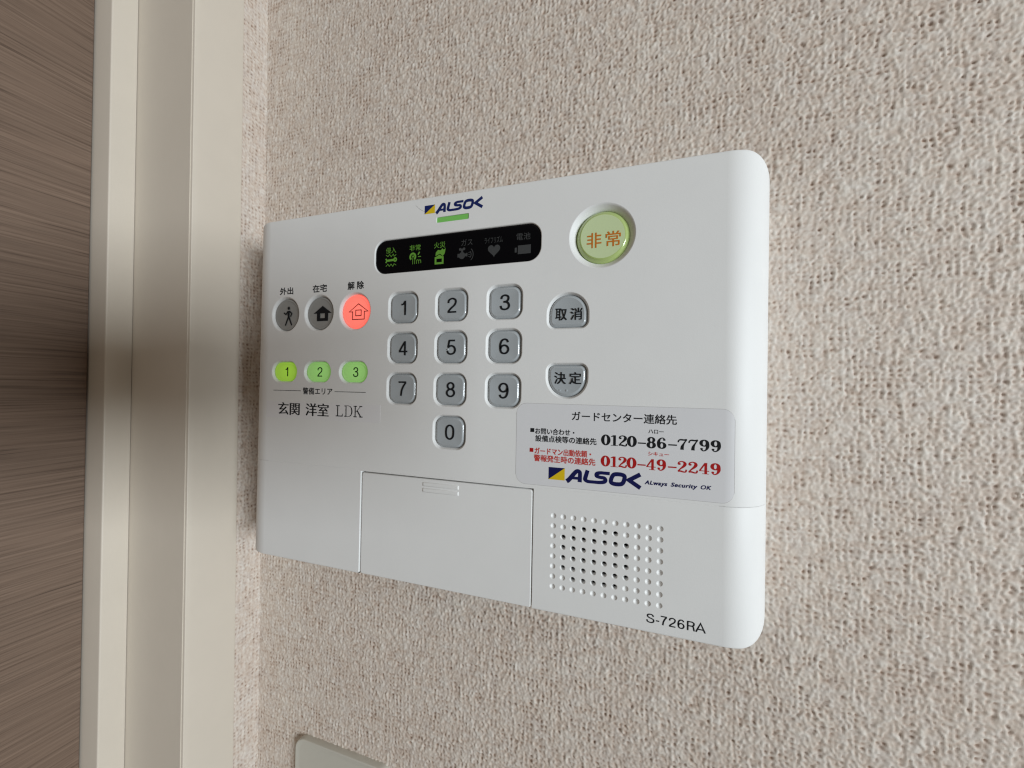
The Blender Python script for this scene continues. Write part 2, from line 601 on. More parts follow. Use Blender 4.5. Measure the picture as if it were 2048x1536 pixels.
def word_mark(pr, x0, x1, z0, z1, mi, heavy=1.14):
    T = lambda x, z: (x0 + x / 35.0 * (x1 - x0), z0 + z / 6.0 * (z1 - z0))
    heavy_line(pr, heavy, [(0.0, -0.15, 0.95), (1.3, 0.9, .95), (3.9, 4.1, 0.9), (5.1, 5.15, 0.85), (6.2, 5.0, 0.85), (6.6, 4.0, 0.85), (6.5, 0.0, 0.9)], 0.85, smooth=True, T=T, mi=mi)
    heavy_line(pr, heavy, [(2.6, 1.75), (6.4, 1.75)], 0.6, T=T, mi=mi)
    heavy_line(pr, heavy, [(10.3, 6.0, .85), (9.3, 2.6, .9), (9.2, 1.5, .85), (10.4, 0.75, .72), (13, 0.68, .68), (16.3, 0.75, .72), (18.3, 1.2, .8), (18.9, 2.1, .85),
             (18.2, 3.0, .75), (16.2, 3.2, .7), (14.7, 3.7, .8), (14.8, 4.7, .85), (16.4, 5.3, .7), (18.5, 5.32, .68), (20.9, 5.32, .7)], 0.8, smooth=True, T=T, mi=mi)
    heavy_line(pr, heavy, [(22.4, 4.6), (23.6, 5.25), (26.2, 5.3), (27.7, 4.7), (27.7, 3.3), (27.1, 1.6), (25.9, 0.8), (23.2, 0.68), (21.6, 1.3), (21.6, 2.8)], 0.85, closed=True, smooth=True, T=T, mi=mi)
    heavy_line(pr, heavy, [(34.9, 6.1), (29.8, 3.05), (35.0, -0.1)], 0.85, T=T, mi=mi)


# ------------------------------------------------------------------ wallpaper relief
def fnoise(shape, lx, lz, seed):
    """periodic gaussian noise with correlation lengths in samples"""
    r = np.random.RandomState(seed).standard_normal(shape)
    kz = np.fft.fftfreq(shape[0])[:, None]
    kx = np.fft.rfftfreq(shape[1])[None, :]
    f = np.fft.rfft2(r) * np.exp(-2 * (PI ** 2) * ((kx * lx) ** 2 + (kz * lz) ** 2))
    o = np.fft.irfft2(f, s=shape)
    return o / o.std()


def paper_relief(nz, nx, du, seed):
    s = 1 / du
    X = np.arange(nx)[None, :] * du
    Z = np.arange(nz)[:, None] * du
    p = 2.9
    px = 1.0 * fnoise((nz, nx), 2.8 * s, 4.5 * s, seed)
    pz = 1.1 * fnoise((nz, nx), 3.2 * s, 2.6 * s, seed + 1)
    cx = 0.5 + 0.5 * np.cos(2 * PI * X / p + px)
    cz = 0.5 + 0.5 * np.cos(2 * PI * Z / p + pz)
    amp = np.clip(0.78 + 0.45 * fnoise((nz, nx), 1.5 * s, 1.5 * s, seed + 2), 0, 1.6)
    pits = (cx * cz) ** 1.1 * amp
    fine = fnoise((nz, nx), 0.36 * s, 0.40 * s, seed + 3)
    warp = fnoise((nz, nx), 0.50 * s, 2.6 * s, seed + 4)
    weft = fnoise((nz, nx), 2.6 * s, 0.50 * s, seed + 5)
    slub = fnoise((nz, nx), 0.8 * s, 9 * s, seed + 6) + fnoise((nz, nx), 9 * s, 0.8 * s, seed + 7)
    big = fnoise((nz, nx), 7 * s, 7 * s, seed + 8)
    mid = fnoise((nz, nx), 0.54 * s, 0.62 * s, seed + 9)
    ring = np.exp(-((pits - 0.22) / 0.12) ** 2)
    h = -0.66 * pits + 0.16 * ring - 0.08 * cx + 0.31 * fine + 0.24 * mid + 0.07 * warp + 0.09 * weft + 0.01 * slub
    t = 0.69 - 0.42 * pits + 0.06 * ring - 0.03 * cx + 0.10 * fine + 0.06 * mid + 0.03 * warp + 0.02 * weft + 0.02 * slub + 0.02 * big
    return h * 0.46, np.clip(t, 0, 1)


def relief_mesh(name, P0, ax, az, an, nx, nz, du, seed, label=None, shear=0.0, reach=(0, 0)):
    """grid from P0 along ax and az, relief along an"""
    h, t = paper_relief(nz, nx, du, seed)
    P0, ax, az, an = (np.array(q, float) for q in (P0, ax, az, an))
    gi, gj = np.arange(nx) * du, np.arange(nz) * du
    gi[-1] += reach[0]
    gj[-1] += reach[1]
    gj[0] -= reach[1]
    h[:, -1] = 0
    h[0] = h[-1] = 0
    I, J = np.meshgrid(gi, gj)
    V = P0 + I[..., None] * ax + J[..., None] * az + h[..., None] * an
    V[..., 0] += shear * V[..., 2]
    V = (V.reshape(-1, 3) * U).astype(np.float32)
    idx = np.arange(nx * nz).reshape(nz, nx)
    q = np.stack([idx[:-1, :-1], idx[:-1, 1:], idx[1:, 1:], idx[1:, :-1]], -1).reshape(-1, 4)
    me = bpy.data.meshes.new(name)
    me.vertices.add(len(V))
    me.vertices.foreach_set('co', V.ravel())
    me.loops.add(q.size)
    me.loops.foreach_set('vertex_index', q.ravel().astype(np.int32))
    me.polygons.add(len(q))
    me.polygons.foreach_set('loop_start', (np.arange(len(q)) * 4).astype(np.int32))
    me.polygons.foreach_set('use_smooth', np.ones(len(q), bool))
    me.update()
    me.validate()
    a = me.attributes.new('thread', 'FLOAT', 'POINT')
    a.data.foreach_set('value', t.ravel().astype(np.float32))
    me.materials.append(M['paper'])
    o = bpy.data.objects.new(name, me)
    col.objects.link(o)
    o['kind'] = 'structure'
    if label:
        o['label'] = label
    return o


DW = 42.0            # wall plane behind the panel's front
SH = -0.0153         # the side wall is slightly out of plumb
SX = -247.5          # side wall at z = 0
du = 0.56
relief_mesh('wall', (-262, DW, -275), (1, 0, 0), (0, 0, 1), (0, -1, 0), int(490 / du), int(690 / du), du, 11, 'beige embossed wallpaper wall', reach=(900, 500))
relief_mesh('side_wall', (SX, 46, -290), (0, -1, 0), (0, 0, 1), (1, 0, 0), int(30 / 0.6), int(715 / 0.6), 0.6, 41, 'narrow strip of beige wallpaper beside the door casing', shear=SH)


# ------------------------------------------------------------------ door frame and door
def upright(name, prof, material, parent, label=None, z0=-330, z1=460, ends=True):
    """profile of (x, y) swept upright, following the lean of the wall"""
    g = G()
    n = len(prof)
    vs = [(x + SH * z, y, z) for z in (z0, z1) for x, y in prof]
    g.add(vs, [(i, (i + 1) % n, n + (i + 1) % n, n + i) for i in range(n)])
    if ends:
        g.add(vs, [tuple(range(n)), tuple(range(2 * n - 1, n - 1, -1))])
    return mk(name, g.geo, material, parent, smooth=35, label=label)


def rounded_prof(pts, rad):
    """round the corners of a 2D polygon"""
    out = []
    n = len(pts)
    for i in range(n):
        p = np.array(pts[i], float)
        r = rad[i] if isinstance(rad, (list, tuple)) else rad
        a, c = np.array(pts[i - 1], float) - p, np.array(pts[(i + 1) % n], float) - p
        a, c = a / np.hypot(*a), c / np.hypot(*c)
        if r <= 0:
            out.append(tuple(p))
            continue
        for k in range(5):
            t = k / 4
            q = (p + a * r) * (1 - t) ** 2 + p * 2 * t * (1 - t) + (p + c * r) * t ** 2
            out.append(tuple(q))
    return out


fr = thing('door_frame', 'cream painted door frame with stepped mouldings left of the panel', 'door frame', (SX, 0, 0))
upright('casing', rounded_prof([(SX + 0.9, 21.8), (SX - 12, 21.8), (SX - 12, -12.8), (SX + 0.72, -12.8), (SX + 0.9, -9.4)], [0.8, 0, 0, 0.5, 0.3]), M['cream'], fr,
        'flat face of the frame next to the wallpaper')
upright('jamb', [(SX - 1.2, -13.3), (SX - 1.2, 0), (SX - 78, 0), (SX - 78, -13.3)], M['cream'], fr, 'recessed reveal of the frame, in shade')
upright('door_stop', rounded_prof([(-306, -13.7), (-328, -13.7), (-328, -28.5), (-306, -28.5)], [0, 0, 0, 1.0]), M['cream'], fr,
        'narrow stop strip next to the wood door')
dr = thing('door', 'taupe wood grain door leaf at the left edge', 'door', (-323, -29.5, 0))
dr['kind'] = 'thing'
dg_ = G()
vs = []
for z in (-330, 460):
    for x, y in rounded_prof([(-324.0, -29.4), (-345, -29.4), (-345, -330), (-324.0, -330)], [0.6, 0, 0, 0]):
        vs.append((x + SH * z, y, z))
n = len(vs) // 2
dg_.add(vs, [(i, (i + 1) % n, n + (i + 1) % n, n + i) for i in range(n)])
mk('door_panel', dg_.geo, M['wood'], dr)

# ------------------------------------------------------------------ switch plate at the bottom
sw = thing('switch_plate', 'grey beige plastic wall switch plate below the panel at the bottom edge', 'switch plate', (-160, 42, -260))
g = G()
f = S_rect(-160.3, -262, 82.5, 126, 8.5, 8)
g.loops([at_y(f(0), 42.5), at_y(f(0), 38.2), at_y(f(0.25), 37.7), at_y(f(0.8), 37.45), at_y(f(1.6), 37.6), at_y(f(4.0), 37.9)], cap=True)
mk('plate', g.geo, M['switch'], sw, smooth=35)
g = G()
f = S_rect(-160.3, -262, 44, 84, 3, 6)
g.loops([at_y(f(0), 37.95), at_y(f(0), 36.6), at_y(f(0.6), 36.1)], cap=True)
mk('rocker', g.geo, M['switch'], sw, smooth=35)

# ------------------------------------------------------------------ the control panel
panel = thing('control_panel', 'white wall mounted alarm control panel with keypad, display and stickers', 'control panel', (-58, DW, 61))
XL, XR = -192.5, 76.0          # flat part of the front
RS = 20.3                      # radius of the rolled sides
ZB, ZT = -48.3, 170.0
SEAM = 13.0


def roll_y(x):
    """depth of the front surface at x"""
    d = max(x - XR, XL - x, 0)
    return RS - math.sqrt(max(RS * RS - d * d, 0)) if d < RS else RS


def shell(g, z0, z1, top, bottom, holes_fn, notch=None):
    """front cover: flat face with holes, rolled sides, upright ends; top / bottom tell which end has rounded corners"""
    rc = 13.0
    bt, bb = (0.9 if top else 0.3), (0.9 if bottom else 0.22)
    ex = [RS * math.sin(PI / 2 * (i / 26) ** 1.5) for i in range(27)]      # stations over the roll
    ex[-1] = RS
    outer = [(XL, z0 + bb), (XR, z0 + bb), (XR, z1 - bt), (XL, z1 - bt)]
    if notch:
        outer = notch(outer)
    plate(g, outer, holes_fn)

    def ends(e):
        d = max(e - (RS - rc), 0)
        cut_ = rc - math.sqrt(max(rc * rc - d * d, 0))
        return z0 + (cut_ if bottom else 0), z1 - (cut_ if top else 0)

    def rows(x, e, y):
        a, b_ = ends(e)
        lo = [(x, y + bb * (1 - math.cos(q)), a + bb * (1 - math.sin(q))) for q in [PI / 2 * k / 4 for k in range(4, -1, -1)]]
        hi = [(x, y + bt * (1 - math.cos(q)), b_ - bt * (1 - math.sin(q))) for q in [PI / 2 * k / 4 for k in range(5)]]
        return lo, hi
    ydep = lambda e: RS - math.sqrt(max(RS * RS - e * e, 0))
    for sgn, x0 in ((1, XR), (-1, XL)):
        grid = []
        for e in ex:
            lo, hi = rows(x0 + sgn * e, e, ydep(e))
            grid.append([(lo[0][0], 41.0, lo[0][2])] + lo + hi + [(hi[-1][0], 41.0, hi[-1][2])])
        g.loops(grid, closed=False)
        a, b_ = grid[-1][1], grid[-1][-2]
        g.add([(p[0], 41.0, p[2]) for p in (a, b_)] + [b_, a], [(0, 1, 2, 3)])
    for k in (0, 1):
        A_, B_ = rows(XL, 0, 0.0)[k], rows(XR, 0, 0.0)[k]
        if k == 0:
            A_, B_ = [(A_[0][0], 41.0, A_[0][2])] + A_, [(B_[0][0], 41.0, B_[0][2])] + B_
        else:
            A_, B_ = A_ + [(A_[-1][0], 41.0, A_[-1][2])], B_ + [(B_[-1][0], 41.0, B_[-1][2])]
        if k == 0 and notch:      # the lid reaches the lower edge: leave the opening free
            mid = lambda xx: [(xx, p[1], p[2]) for p in A_]
            g.loops([A_, mid(DX0)], closed=False)
            g.loops([mid(DX1), B_], closed=False)
        else:
            g.loops([A_, B_], closed=False)


keys_rim = [(0.0, 0.0), (0.15, 0.05), (0.4, 0.3), (0.7, 0.8), (1.0, 1.5), (1.3, 2.4), (1.32, 4.5)]
soft_rim = [(0.0, 0.0), (0.2, 0.06), (0.6, 0.4), (1.0, 1.0), (1.35, 1.8), (1.5, 2.6), (1.55, 4.5)]
KX = (-90.0, -59.0, -28.0)
KZ = (108.2, 85.0, 61.7, 38.3)
key_pos = [(str(i * 3 + j + 1), KX[j], KZ[i]) for i in range(3) for j in range(3)] + [('0', KX[1], KZ[3])]
up_g = G()
holes = []


def cut(shape, prof):
    holes.append(shape(0))
    recess(up_g, shape, prof)


for ch, x, z in key_pos:
    cut(S_rect(x, z, 20.6, 19.4, 6.2), keys_rim)
MODE = [(-178.8, 108.0), (-151.4, 107.9), (-124.0, 107.7)]
for x, z in MODE:
    cut(S_circ(x, z, 11.75), soft_rim)
ZONE = [(-178.6, 71.1), (-151.6, 71.1), (-124.2, 71.1)]
for x, z in ZONE:
    cut(S_rect(x, z, 21.6, 14.4, 7.1), keys_rim)
cut(S_rect(-59.5, 138.6, 102.4, 20.8, 7.6), [(0, 0), (0.15, 0.03), (0.45, 0.3), (0.6, 0.9), (0.62, 4)])
cut(S_rect(-59.5, 156.25, 20.0, 3.3, 0.6, 3), [(0, 0), (0.1, 0.05), (0.15, 0.4), (0.15, 3)])
cut(S_circ(21.6, 138.0, 16.0, 64), [(0, 0), (0.3, 0.1), (0.9, 0.65), (2.0, 1.9), (2.8, 2.7), (3.05, 3.4), (3.1, 8)])
cut(S_arch(5.6, 92.8, 111.6, 10.8, 4.5), keys_rim)
cut(S_arch(5.6, 58.0, 76.4, 10.8, 4.5, True), keys_rim)

# the lid of the lower cover rises 0 above the seam; a notch in the lower cover takes the door
shell(up_g, SEAM + 0.03, ZT, True, False, holes)
mk('upper_cover', up_g.geo, M['white'], panel, smooth=50, label='white upper front cover around the keys')

# lower cover: left piece, door opening, right piece with the speaker holes
DX0, DX1 = -117.0, -10.2
lo_g = G()
lo_holes = []
SPK = {}
for j in range(8):
    for i in range(11):
        x, z = 0.15 + 5 * i, -0.05 - 5 * j
        opened = (j in (1, 6) and 2 <= i <= 6) or (2 <= j <= 5 and 1 <= i <= 7)
        SPK[(i, j)] = (x, z, opened)
        s_ = S_circ(x, z, 1.42, 20)
        lo_holes.append(s_(0))
        if opened:
            recess(lo_g, s_, [(0, 0), (0.12, 0.03), (0.3, 0.22), (0.36, 0.55), (0.36, 3.2)])
        else:
            recess(lo_g, s_, [(0, 0), (0.10, 0.04), (0.3, 0.30), (0.6, 0.58), (0.95, 0.78), (1.35, 0.86)])


def notch(outer):
    """open the flat outline for the door, running to the bottom edge"""
    zb = min(p[1] for p in outer)
    out = []
    for i, p in enumerate(outer):
        out.append(p)
        q = outer[(i + 1) % len(outer)]
        if abs(p[1] - zb) < 0.01 and abs(q[1] - zb) < 0.01 and p[0] < -150 and q[0] > 50:
            out += [(DX0, zb), (DX0, 12.4), (DX1, 12.4), (DX1, zb)]
    return out


shell(lo_g, ZB, SEAM - 0.03, False, True, lo_holes, notch)
# walls of the door opening
for xa, s_ in ((DX0, 1), (DX1, -1)):
    lo_g.loops([[(xa, 0, -47.4), (xa, 0, 12.4)], [(xa + 0.25 * s_, 0.3, -47.4), (xa + 0.25 * s_, 0.3, 12.4)], [(xa + 0.3 * s_, 3.5, -47.4), (xa + 0.3 * s_, 3.5, 12.4)]], closed=False)
lo_g.loops([[(DX0, 0, 12.4), (DX1, 0, 12.4)], [(DX0, 0.25, 12.3), (DX1, 0.25, 12.3)], [(DX0, 3.5, 12.2), (DX1, 3.5, 12.2)]], closed=False)
mk('lower_cover', lo_g.geo, M['white'], panel, smooth=50, label='white lower front cover with the speaker grille')

# body behind the covers
g = G()
g.box(-197, 81, 5.2, 41.5, ZB + 3, ZT - 3)
mk('inner_body', g.geo, M['core'], panel)
g = G()
g.box(-190, 74, 0.14, 2.5, SEAM - 0.4, SEAM + 0.2)
mk('seam_strip', g.geo, M['gap'], panel)

# battery lid
g = G()
f = lambda d: rrect(DX0 + 1.0 + d, DX1 - 0.75 - d, ZB + 0.3 + d, 11.6 - d, 1.0, 4)
g.loops([at_y(f(0), 3.4), at_y(f(0), 0.75), at_y(f(0.12), 0.4), at_y(f(0.45), 0.22)], cap=True)
lid = mk('lid', g.geo, M['white'], panel, smooth=50, label='plain rectangular lid with two finger ribs')
for zz in (8.6, 5.3):
    g = G()
    f = S_rect(-63.6, zz, 22.3, 2.5, 0.5, 3)
    g.loops([at_y(f(0), 0.23), at_y(f(0.15), 0.0), at_y(f(0.55), -0.22)], cap=True)
    mk('grip_rib', g.geo, M['white'], lid, smooth=50)


# ---- keys
def cap_geo(shape, prof, dish=0.0, n_in=6, side=None):
    g = G()
    ls = [at_y(shape(d), y) for d, y in prof]
    last = ls[-1]
    cx = sum(p[0] for p in last) / len(last)
    cz = sum(p[2] for p in last) / len(last)
    top = [last]
    for k in range(1, n_in):
        t = 1 - k / n_in
        top.append([(cx + (p[0] - cx) * t, last[0][1] + dish * (1 - t * t), cz + (p[2] - cz) * t) for p in last])
    g.loops(ls, 0)
    g.loops(top, 1 if side else 0, cap=True)
    return g.geo


def button(name, label, shape, prof, mats, dish=0.3, holder=None):
    return mk(name, cap_geo(shape, prof, dish, side=isinstance(mats, list)), mats, holder or panel, smooth=60, label=label)


KEYP = [(1.28, 4.5), (1.28, 2.3), (1.45, 1.75), (1.85, 1.2), (2.35, 0.75), (2.7, 0.6), (3.0, 0.62), (3.2, 0.66)]
for ch, x, z in key_pos:
    k = button('number_key', 'grey key marked ' + ch, S_rect(x, z, 20.6, 19.4, 6.2), KEYP, M['key'], 0.35)
    pr = Print(0.72)
    grotesk(pr, ch, x - 2.75, x + 3.0, z - 4.15, z + 4.15, 0.056 if ch != '1' else 0.056)
    pr.make('digit', M['ink'], k)
    if ch == '5':
        g = G()
        for j, rr in enumerate((0.62,)):
            L_ = []
            for a in range(4):
                ph = PI / 2 * a / 4
                L_.append([(x - 2.1 + rr * math.cos(ph) * math.cos(2 * PI * i / 12), 0.95 - 0.55 * math.sin(ph), z - 1.2 + rr * math.cos(ph) * math.sin(2 * PI * i / 12)) for i in range(12)])
            g.loops(L_, cap=True)
        mk('raised_dot', g.geo, M['key'], k, smooth=True)

# cancel / enter
for (nm, lb, zb, zt, fl, txt, zc) in (('cancel_key', 'grey arched key marked 取消', 92.8, 111.6, False, ('取', '消'), 100.5), ('enter_key', 'grey key round at the bottom marked 決定', 58.0, 76.4, True, ('決', '定'), 68.6)):
    k = button(nm, lb, S_arch(5.6, zb, zt, 10.8, 4.5, fl), KEYP, M['key'], 0.35)
    pr = Print(0.62)
    pr.text(txt[0], -0.7, 5.1, zc - 2.95, zc + 2.95, bold=0.008)
    pr.text(txt[1], 7.0, 12.8, zc - 2.95, zc + 2.95, bold=0.008)
    pr.make('lettering', M['ink'], k)
    if fl:
        g = G()
        for dx in (-2.6, 0.9):
            L_ = [[(4.6 + dx + rr * math.cos(2 * PI * i / 12), yy, 62.4 + rr * math.sin(2 * PI * i / 12)) for i in range(12)] for rr, yy in ((0.7, 0.95), (0.55, 0.6), (0.2, 0.5))]
            g.loops(L_, cap=True)
        mk('raised_dot', g.geo, M['key'], k, smooth=True)

# mode buttons
MODEP = [(1.55, 4.5), (1.55, 2.0), (1.7, 1.55), (2.1, 1.3), (2.6, 1.25), (2.9, 1.45), (3.3, 1.5)]
mode_lb = ['smoke grey round button with a walking figure', 'smoke grey round button with a solid house', 'lit red round button with an outlined house']
mbs = []
for (x, z), lb, mm in zip(MODE, mode_lb, (M['mode'], M['mode'], M['red'])):
    mbs.append(button('mode_button', lb, S_circ(x, z, 11.75), MODEP, mm, 0.3))
x, z = MODE[0][0] + 1.2, MODE[0][1] - 0.6
pr = Print(1.46)
pr.disc(x, z + 4.9, 1.05)
pr.poly([(x - 1.0, z + 3.2), (x + 0.9, z + 3.2), (x + 0.75, z - 1.0), (x - 0.75, z - 1.0)])
pr.line([(x - 0.7, z + 3.0), (x - 2.2, z + 0.9), (x - 4.1, z + 2.1)], 0.42)
pr.line([(x + 0.7, z + 3.0), (x + 2.7, z + 1.4), (x + 1.6, z - 0.6)], 0.42)
pr.line([(x - 0.15, z - 0.6), (x - 2.6, z - 6.3)], 0.52)
pr.line([(x + 0.15, z - 0.6), (x + 2.8, z - 6.3)], 0.52)
pr.make('walking_figure', M['ink'], mbs[0])
x, z = MODE[1][0] + 1.6, MODE[1][1] - 0.4
pr = Print(1.46)
pr.poly([(x - 7.2, z + 0.3), (x + 7.2, z + 0.3), (x, z + 5.0)])
pr.poly([(x - 4.4, z + 0.35), (x - 1.9, z + 0.35), (x - 1.9, z - 4.5), (x - 4.4, z - 4.5)])
pr.poly([(x + 1.9, z + 0.35), (x + 4.4, z + 0.35), (x + 4.4, z - 4.5), (x + 1.9, z - 4.5)])
pr.poly([(x - 1.95, z - 2.7), (x + 1.95, z - 2.7), (x + 1.95, z - 4.5), (x - 1.95, z - 4.5)])
pr.make('house_mark', M['ink'], mbs[1])
x, z = MODE[2][0] + 1.6, MODE[2][1] - 0.2
pr = Print(1.46)
pr.line([(x - 6.9, z + 0.2), (x, z + 4.9), (x + 6.9, z + 0.2), (x + 4.3, z + 0.2), (x + 4.3, z - 4.5), (x - 4.3, z - 4.5), (x - 4.3, z + 0.2)], 0.27, closed=True)
pr.line([(x - 2.0, z + 1.1), (x + 2.0, z + 1.1), (x + 2.0, z - 2.3), (x - 2.0, z - 2.3)], 0.27, closed=True)
pr.make('house_outline_mark', M['maroon'], mbs[2])

for (x, z), ch, mm in zip(ZONE, '123', (M['zone1'], M['zone2'], M['zone2'])):
    k = button('zone_button', ('lit yellow green oval button marked ' if ch == '1' else 'lit green oval button marked ') + ch, S_rect(x, z, 21.6, 14.4, 7.1),
               [(1.2, 4.5), (1.2, 1.9), (1.35, 1.5), (1.8, 1.2), (2.2, 1.15), (2.5, 1.35), (2.9, 1.4)], mm, 0.15)
    pr = Print(1.32)
    grotesk(pr, ch, x - 1.0, x + 2.9, z - 2.95, z + 2.95, 0.055)
    pr.make('digit', M['ink'], k)

# emergency button
EM = (21.9, 137.8)
k = button('emergency_button', 'round translucent green button marked 非常', S_circ(EM[0], EM[1], 13.0, 64),
           [(0.2, 7), (0.2, 3.0), (0.35, 2.6), (0.75, 2.3), (1.6, 1.2), (2.0, 0.9), (2.4, 0.85)], [M['emer_side'], M['emer']], 0.12)
pr = Print(0.84)
pr.text('非', EM[0] - 7.5, EM[0] - 0.5, EM[1] - 5.3, EM[1] + 2.1, bold=0.005)
pr.text('常', EM[0] + 1.6, EM[0] + 8.6, EM[1] - 5.3, EM[1] + 2.1, bold=0.005)
pr.make('lettering', M['orange'], k)

# lamp bar
g = G()
f = S_rect(-59.5, 156.25, 19.6, 2.9, 0.5, 3)
g.loops([at_y(f(0), 3), at_y(f(0), 0.55), at_y(f(0.15), 0.42)], cap=True)
mk('lamp_bar', g.geo, M['bar'], panel, smooth=40, label='small green lamp bar under the printed name')

# display
g = G()
f = S_rect(-59.5, 138.6, 101.1, 19.5, 7.0)
g.loops([at_y(f(0), 3.5), at_y(f(0), 0.95), at_y(f(0.2), 0.72), at_y(f(0.7), 0.62)], cap=True)
disp = mk('display_window', g.geo, M['black'], panel, smooth=40, label='long black indicator window with six symbols')
YD = 0.57


def disp_obj(name, pr, green, label):
    return pr.make(name, M['dispgreen'] if green else M['dispgrey'], disp, label)


def caption(pr, t, x0, x1, z0, z1):
    pr.text(t, x0, x1, z0, z1)


# intrusion: broken outline with a spanner
pr = Print(YD)
caption(pr, '侵入', -102.9, -95.9, 140.6, 144.0)
cx, cz = -99.2, 136.6
pr.line([(cx - 3.6, cz + 3.2), (cx - 2.2, cz + 2.2), (cx - 1.2, cz + 3.4), (cx, cz + 2.0), (cx + 1.4, cz + 3.4), (cx + 2.0, cz + 2.1), (cx + 3.4, cz + 3.0)], 0.16)
pr.line([(cx - 3.6, cz - 3.6), (cx - 2.2, cz - 2.2), (cx - 1.2, cz - 3.6), (cx, cz - 2.3), (cx + 1.2, cz - 3.8), (cx + 2.0, cz - 2.3), (cx + 3.5, cz - 3.2)], 0.16)
pr.line([(cx - 2.6, cz - 0.2), (cx + 2.4, cz + 0.0)], 0.62)
pr.line([(cx - 3.7, cz + 1.0), (cx - 2.9, cz - 0.2), (cx - 3.7, cz - 1.4)], 0.45)
pr.line([(cx + 2.7 + 0.85 * math.cos(a), cz + 0.1 + 0.95 * math.sin(a)) for a in [2 * PI * i / 10 for i in range(10)]], 0.42, closed=True)
disp_obj('intrusion_symbol', pr, True, 'lit green spanner symbol under 侵入')
# emergency: finger on a button
pr = Print(YD)
caption(pr, '非常', -86.8, -79.6, 140.6, 144.0)
cx, cz = -84.6, 137.2
pr.line([(cx + 1.7 * math.cos(a), cz + 1.9 * math.sin(a)) for a in [math.radians(-50 + 28 * i) for i in range(11)]], 0.55, smooth=True)
pr.disc(cx + 0.2, cz + 0.2, 0.6)
pr.line([(cx + 0.0, cz - 0.4), (cx + 0.0, cz - 4.3)], 0.16)
pr.line([(cx + 1.3, cz - 0.2), (cx + 1.3, cz - 4.2)], 0.16)
pr.line([(cx + 2.5, cz - 4.2), (cx + 2.5, cz - 2.2), (cx + 3.3, cz - 1.9), (cx + 3.9, cz - 2.4), (cx + 3.9, cz - 4.1)], 0.16)
pr.line([(cx + 3.9, cz - 2.3), (cx + 4.9, cz - 2.1), (cx + 5.3, cz - 2.6), (cx + 5.3, cz - 4.0)], 0.16)
pr.line([(cx + 3.4, cz + 0.9), (cx + 4.4, cz + 2.5)], 0.36)
pr.line([(cx + 3.5, cz - 0.2), (cx + 5.3, cz - 0.2)], 0.22)
disp_obj('emergency_symbol', pr, True, 'lit green finger and button symbol under 非常')
# fire: flame over a house
pr = Print(YD)
caption(pr, '火災', -70.9, -63.8, 140.6, 144.0)
cx, cz = -67.2, 136.2
pr.poly([(cx - 2.7, cz + 0.1), (cx - 2.5, cz + 2.0), (cx - 1.2, cz + 3.4), (cx + 0.6, cz + 3.0), (cx + 1.6, cz + 4.1), (cx + 2.4, cz + 3.2), (cx + 3.6, cz + 4.0), (cx + 3.1, cz + 1.2), (cx + 1.9, cz - 0.3), (cx + 0.1, cz + 1.2)])
pr.line([(cx - 2.6, cz - 1.0), (cx + 1.9, cz - 1.0), (cx + 1.9, cz - 4.1), (cx - 2.6, cz - 4.1)], 0.55, closed=True)
pr.poly([(cx - 3.0, cz - 0.7), (cx + 2.3, cz - 0.7), (cx - 0.3, cz + 0.7)])
disp_obj('fire_symbol', pr, True, 'lit green flame and house symbol under 火災')
# gas: valve with waves
pr = Print(YD)
caption(pr, 'ガス', -54.0, -47.3, 140.4, 143.9)
cx, cz = -53.2, 135.3
pr.disc(cx - 1.4, cz + 3.3, 0.75)
pr.disc(cx + 0.9, cz + 3.4, 0.75)
pr.poly([(cx - 1.0, cz + 3.6), (cx + 0.6, cz + 3.6), (cx + 0.2, cz + 1.0), (cx - 0.7, cz + 1.0)])
pr.disc(cx - 0.3, cz - 0.2, 1.9)
pr.poly([(cx - 3.0, cz + 0.9), (cx - 3.0, cz - 1.1), (cx + 2.9, cz - 0.6), (cx + 2.9, cz + 0.7)])
pr.poly([(cx + 2.2, cz + 1.0), (cx + 3.0, cz + 1.0), (cx + 3.0, cz - 0.9), (cx + 2.2, cz - 0.9)])
for dz in (-0.9, 0, 0.9):
    pr.line([(cx + 3.4, cz + dz), (cx + 4.6, cz + dz * 1.4)], 0.12)
for rr in (1.5, 2.7):
    pr.line([(cx + 3.7 + rr * math.cos(a), cz + 1.3 * rr * math.sin(a)) for a in [math.radians(-60 + 20 * i) for i in range(7)]], 0.2, smooth=True)
disp_obj('gas_symbol', pr, False, 'unlit grey gas valve symbol under ガス')
# life rhythm: heart
pr = Print(YD)
caption(pr, 'ライフリズム', -40.2, -29.9, 140.2, 143.6)
cx, cz = -34.7, 136.2
pts = []
for i in range(36):
    t = 2 * PI * i / 36
    pts.append((cx + 3.5 * math.sin(t) ** 3, cz + 0.2 + 3.6 * (13 * math.cos(t) - 5 * math.cos(2 * t) - 2 * math.cos(3 * t) - math.cos(4 * t)) / 16.0))
pr.poly(pts)
disp_obj('heart_symbol', pr, False, 'unlit grey heart symbol under ライフリズム')
# battery
pr = Print(YD)
caption(pr, '電池', -22.2, -14.6, 140.2, 143.8)
pr.poly([(-21.3, 132.9), (-14.3, 132.9), (-14.3, 137.4), (-21.3, 137.4)])
pr.poly([(-23.0, 133.9), (-21.9, 133.9), (-21.9, 136.4), (-23.0, 136.4)])
disp_obj('battery_symbol', pr, False, 'unlit grey battery symbol under 電池')

